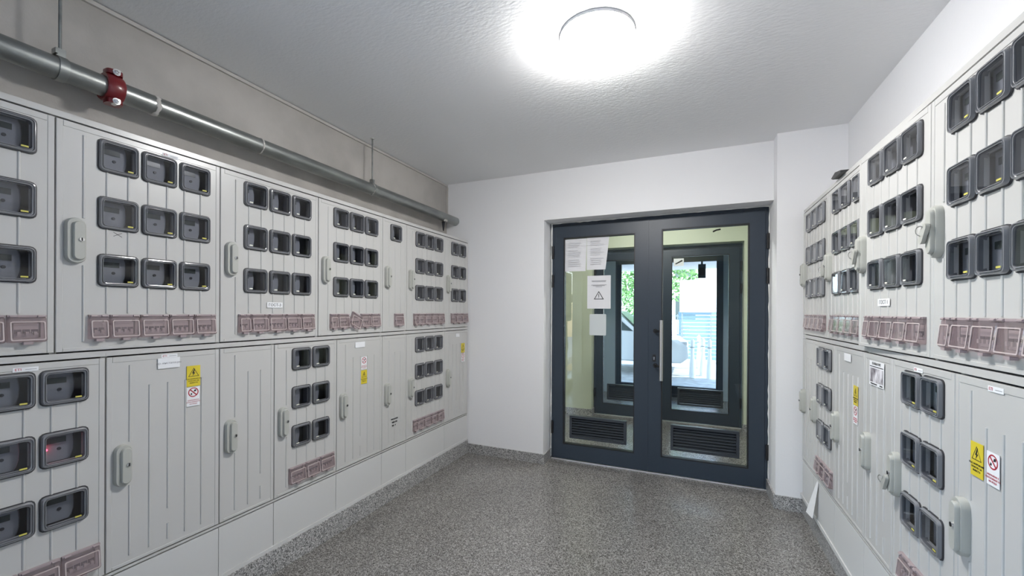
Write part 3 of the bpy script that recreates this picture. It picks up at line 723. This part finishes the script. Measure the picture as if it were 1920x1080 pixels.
# ------------------------------------------------------------------ lobby and second lobby
def lobby_wall(name, label, m, *boxes):
    b = MB()
    for q in boxes: b.box(*q)
    return struct(obj(name, b.mesh(name, m)), label, 'wall')
lobby_wall('wall_lobby_left', 'pale green left wall of the lobby', m_lobby, (-2.45, -2.25, 3.55, 6.95, 0, CEIL))
lobby_wall('wall_lobby_right', 'pale green right wall of the lobby', m_lobby, (.888, 1.088, 3.55, 6.95, 0, CEIL))
lobby_wall('wall_lobby_front', 'pale green wall on the lobby side of the first door', m_lobby, (-2.25, -1.143, 3.552, 3.562, 0, CEIL), (.512, .888, 3.552, 3.562, 0, CEIL), (-1.143, .512, 3.552, 3.562, 2.06, CEIL))
lobby_wall('wall_lobby_back', 'pale green wall around the second double door', m_lobby, (-2.25, -1.130, 5.08, 5.32, 0, CEIL), (.520, .888, 5.08, 5.32, 0, CEIL), (-1.130, .520, 5.08, 5.32, 2.060, CEIL))
b = MB().box(-2.25, -1.130, 5.068, 5.08, 0, .082).box(-1.130, -1.118, 5.068, 5.20, 0, .082).box(.508, .888, 5.068, 5.08, 0, .082)
struct(obj('baseboard_lobby', b.mesh('baseboard_lobby', m_gran)), 'granite skirting in the lobby behind the double door', 'skirting')
lobby_wall('wall_porch', 'entrance porch linings in blue grey, coloured as if daylit', m_lobby_grey, (-1.62, -1.42, 5.32, 6.95, 0, CEIL), (.66, .86, 5.32, 6.95, 0, CEIL))
lobby_wall('wall_facade', 'outer facade around the entrance', m_lobby_grey, (-3.2, -1.42, 6.75, 6.95, 0, CEIL + .9), (.66, 2.2, 6.75, 6.95, 0, CEIL + .9), (-1.42, .66, 6.75, 6.95, 2.20, CEIL + .9))
# entrance frame
root = struct(empty('door_3', (0, 6.70, 0)), 'open dark entrance frame at the street side', 'door')
obj('outer_frame', MB().box(-1.11, -1.035, 0, .06, .004, 2.19).box(.347, .42, 0, .06, .004, 2.19).box(-1.035, .347, 0, .06, 2.035, 2.19).box(-1.035, .347, 0, .06, .004, .175).mesh('outer_frame', m_ral), root)
for q in ((-1.41, -1.11), (.42, .65)): obj('side_panel', MB().box(q[0], q[1], .01, .05, .004, 2.19).mesh('side_panel', m_lobby_grey), root)
obj('frame_bead', MB().box(-1.035, -1.02, -.01, .05, .175, 2.035).box(.332, .347, -.01, .05, .175, 2.035).mesh('frame_bead', m_seal), root)
g = MB(); g.v = [(-1.02, .03, .175), (.332, .03, .175), (.332, .03, 2.035), (-1.02, .03, 2.035)]; g.f = [(0, 1, 2, 3)]
obj('glass_pane', g.mesh('glass_pane', m_glass), root)
# small black lamp hanging at the entrance head, built as a box
b = MB().box(.10, .17, 6.52, 6.60, 1.80, 1.98)
root = tag(empty('hanging_lamp', (.135, 6.60, 1.78)), 'small dark box hanging at the entrance frame', 'box')
obj('housing', MB().box(-.05, .05, -.05, 0, 0, .20).mesh('housing', m_ral), root); obj('faceplate', MB().box(-.035, .035, -.054, -.050, .04, .15).mesh('faceplate', m_seal), root)
obj('bracket', MB().box(-.012, .012, -.03, .098, .20, .255).mesh('bracket', m_ral), root)

# ------------------------------------------------------------------ outdoors
m_pave = mat('street_paving', (.55, .54, .52), .85); mottle(m_pave, (.45, .44, .42), (.62, .61, .59), 6)
m_canopy = mat('canopy_plaster', (.62, .60, .58), .8)
m_slat = mat('blue_grey_slat_paint', (.22, .33, .42), .5)
m_board = mat('white_board', (.88, .88, .86), .5)
m_car = mat('white_car_paint', (.82, .82, .82), .2, coat=.6)
m_tyre = mat('tyre_rubber', (.03, .03, .03), .8)
m_leaf = mat('green_leaf', (.10, .24, .06), .6); mottle(m_leaf, (.05, .15, .03), (.22, .40, .12), 9)
m_flow = mat('pink_flower', (.70, .28, .55), .6); mottle(m_flow, (.55, .12, .40), (.88, .60, .80), 30)
m_bar = mat('fence_bar_paint', (.25, .27, .28), .5)
m_redb = mat('far_facade_red', (.45, .20, .18), .8)
b = MB().box(-20, -3.2, -14, 6.7, -.22, -.02).box(-3.2, XWL - .2, YN - .2, 3.5, 0, .001); struct(obj('ground_yard', b.mesh('ground_yard', m_pave)), 'pale yard paving outside the side doorway', 'ground')
b = MB().box(-14, 14, 6.95, 40, -.22, -.02); struct(obj('ground_street', b.mesh('ground_street', m_pave)), 'pale street paving outside the entrance', 'ground')
b = MB().box(-4, 4, 6.95, 9.6, 2.20, 2.45); o = obj('canopy', b.mesh('canopy', m_canopy)); tag(o, 'concrete canopy over the street entrance', 'canopy')
root = tag(empty('slat_fence', (0, 12.0, -.02)), 'blue grey slatted fence under the white board', 'fence')
sl = MB().box(-.32, 2.4, -.012, .012, 0, .085).mesh('slat', m_slat)
for i in range(13): obj('slat', sl, root, loc=(0, 0, .06 + i * .098))
pm = MB().box(-.03, .03, .012, .06, 0, 1.32).mesh('post', m_slat)
for x in (-.28, 1.0, 2.3): obj('post', pm, root, loc=(x, 0, 0))
root = tag(empty('white_board', (.12, 11.85, 1.29)), 'blank white board above the slatted fence', 'board')
obj('panel', MB().loops([[(p[0], y, p[1]) for p in rrect(.82, .84, .02, 2, 0, .42)] for y in (-.02, .02)]).mesh('panel', m_board), root)
obj('post', MB().box(-.36, -.33, .02, .05, -1.31, .80).box(.33, .36, .02, .05, -1.31, .80).mesh('board_post', m_bar), root)
# bar fence left
root = tag(empty('bar_fence', (0, 13.0, -.02)), 'metal bar fence in front of the hedge outside', 'fence')
pm = MB().box(-.010, .010, -.010, .010, 0, 1.25).mesh('bar', m_bar)
for i in range(34): obj('bar', pm, root, loc=(-4.0 + i * .11, 0, 0))
rm = MB().box(-4.05, -.33, -.014, .014, -.018, .018).mesh('rail', m_bar)
for z in (.12, .65, 1.2): obj('rail', rm, root, loc=(0, 0, z))
# foliage
def bush(name, label, cat, cx, cy, cz, rx, ry, rz_, nleaf, size, m, trunk=None):
    root = tag(empty(name, (cx, cy, -.02)), label, cat)
    b = MB()
    for i in range(nleaf):
        while True:
            p = Vector((random.uniform(-1, 1), random.uniform(-1, 1), random.uniform(-1, 1)))
            if .35 < p.length < 1: break
        p = Vector((p.x * rx, p.y * ry, cz + .02 + p.z * rz_))
        d = Vector((random.gauss(0, 1), random.gauss(0, 1), random.gauss(0, 1))).normalized(); e = d.orthogonal().normalized() * .5
        s = size * random.uniform(.6, 1.3); q = len(b.v)
        b.v += [tuple(p - d * s), tuple(p + e * s), tuple(p + d * s), tuple(p - e * s)]; b.f.append((q, q + 1, q + 2, q + 3))
    me = bpy.data.meshes.new('foliage'); me.from_pydata(b.v, [], b.f); me.materials.append(m)
    o = obj('foliage', me, root); o['kind'] = 'stuff'
    obj('stem', MB().path([(0, 0, 0), (.03, .02, cz * .5), (0, 0, cz + .02)], trunk or .03, 8).mesh('stem', m_bar, 60), root)
bush('street_tree', 'leafy green tree beyond the bar fence', 'tree', -1.2, 15.5, 3.0, 1.7, 1.2, 1.5, 2600, .10, m_leaf, .10)
bush('hedge_shrub', 'dense green shrub behind the bar fence', 'shrub', -1.9, 14.2, 1.1, 1.3, .6, .9, 1800, .07, m_leaf, .04)
bush('flowering_shrub', 'pink flowering shrub beside the white car', 'shrub', -.62, 11.2, .62, .34, .3, .26, 700, .035, m_flow, .02)
# car parked along the street
root = tag(empty('parked_car', (-2.05, 9.9, -.02)), 'white car parked outside the entrance', 'car')
prof = [(-2.0, .28), (1.85, .26), (2.0, .38), (1.98, .60), (1.80, .74), (1.05, .86), (.55, 1.32), (.25, 1.42), (-1.0, 1.42), (-1.6, 1.10), (-1.98, .92), (-2.05, .5)]
cenp = (0, .7)
L = []
for (y, k) in ((-.84, .94), (-.80, 1.0), (.80, 1.0), (.84, .94)): L.append([(cenp[0] + (p[0] - cenp[0]) * k, y, cenp[1] + (p[1] - cenp[1]) * k) for p in prof])
obj('body', MB().loops(L).mesh('car_body', m_car, 30), root)
obj('side_glass', MB().prism([(.92, .90), (.48, 1.28), (-.95, 1.30), (-1.30, 1.02)], 'y', -.846, -.842).mesh('side_glass', m_lcd), root)
obj('windscreen', MB().loops([[(1.06, -.68, .88), (1.06, .68, .88), (.60, .62, 1.31), (.60, -.62, 1.31)], [(1.07, -.68, .89), (1.07, .68, .89), (.61, .62, 1.32), (.61, -.62, 1.32)]]).mesh('windscreen', m_lcd), root)
for sx in (-1.25, 1.3):
    for sy in (-.80, .80):
        w = obj('wheel', MB().tube((0, -.10, 0), (0, .10, 0), .31, n=24).mesh('wheel', m_tyre, 40), root, loc=(sx, sy * .97, .31))
        obj('hubcap', MB().tube((0, -.112, 0), (0, .112, 0), .19, n=16).mesh('hubcap', m_steel, 40), w)
obj('headlight', MB().box(1.80, 1.97, -.74, -.46, .60, .70).mesh('headlight', m_alu), root)
# white posts standing in for streaks reflected in the door glass
prof = [(.060, 0), (.060, .10), (.050, .30), (.030, .48), (.036, .62), (.040, .74), (.010, .78)]
n = 16
bm_ = MB().loops([[(r * math.cos(2 * PI * i / n), r * math.sin(2 * PI * i / n), z) for i in range(n)] for r, z in prof]).mesh('post', m_board, 50)
cap = MB().tube((0, 0, .60), (0, 0, .615), .046, n=16).mesh('band', m_bar, 40)
for (x, y, lab) in ((.02, 9.0, 'white post imitating a glass reflection, nearest the parked car'), (.22, 9.4, 'white post imitating a glass reflection, in the middle of the four'), (.33, 9.0, 'white post imitating a glass reflection, at the right entrance edge'), (.16, 10.6, 'white post imitating a glass reflection, farthest from the entrance')):
    root = tag(empty('streak_post', (x, y, -.02)), lab, 'streak_post', 'white posts imitating glass reflections outside the entrance'); obj('post', bm_, root); obj('band', cap, root)
# building across the street
root = tag(empty('far_building', (-3.5, 24, -.02)), 'pale house across the street with red roof', 'building')
obj('wall', MB().box(-5, 5, 0, 6, 0, 5.2).mesh('wall', m_board), root)
obj('roof', MB().prism([(-.4, 5.2), (6.4, 5.2), (3, 7.0)], 'x', -5.3, 5.3).mesh('roof', m_redb), root)
wm = MB().box(-.5, .5, -.03, .02, 0, 1.3).mesh('window', m_lcd)
for x in (-3.4, -1.2, 1.0, 3.2):
    for z in (.9, 3.2): obj('window', wm, root, loc=(x, 0, z))
bpy.context.view_layer.update()
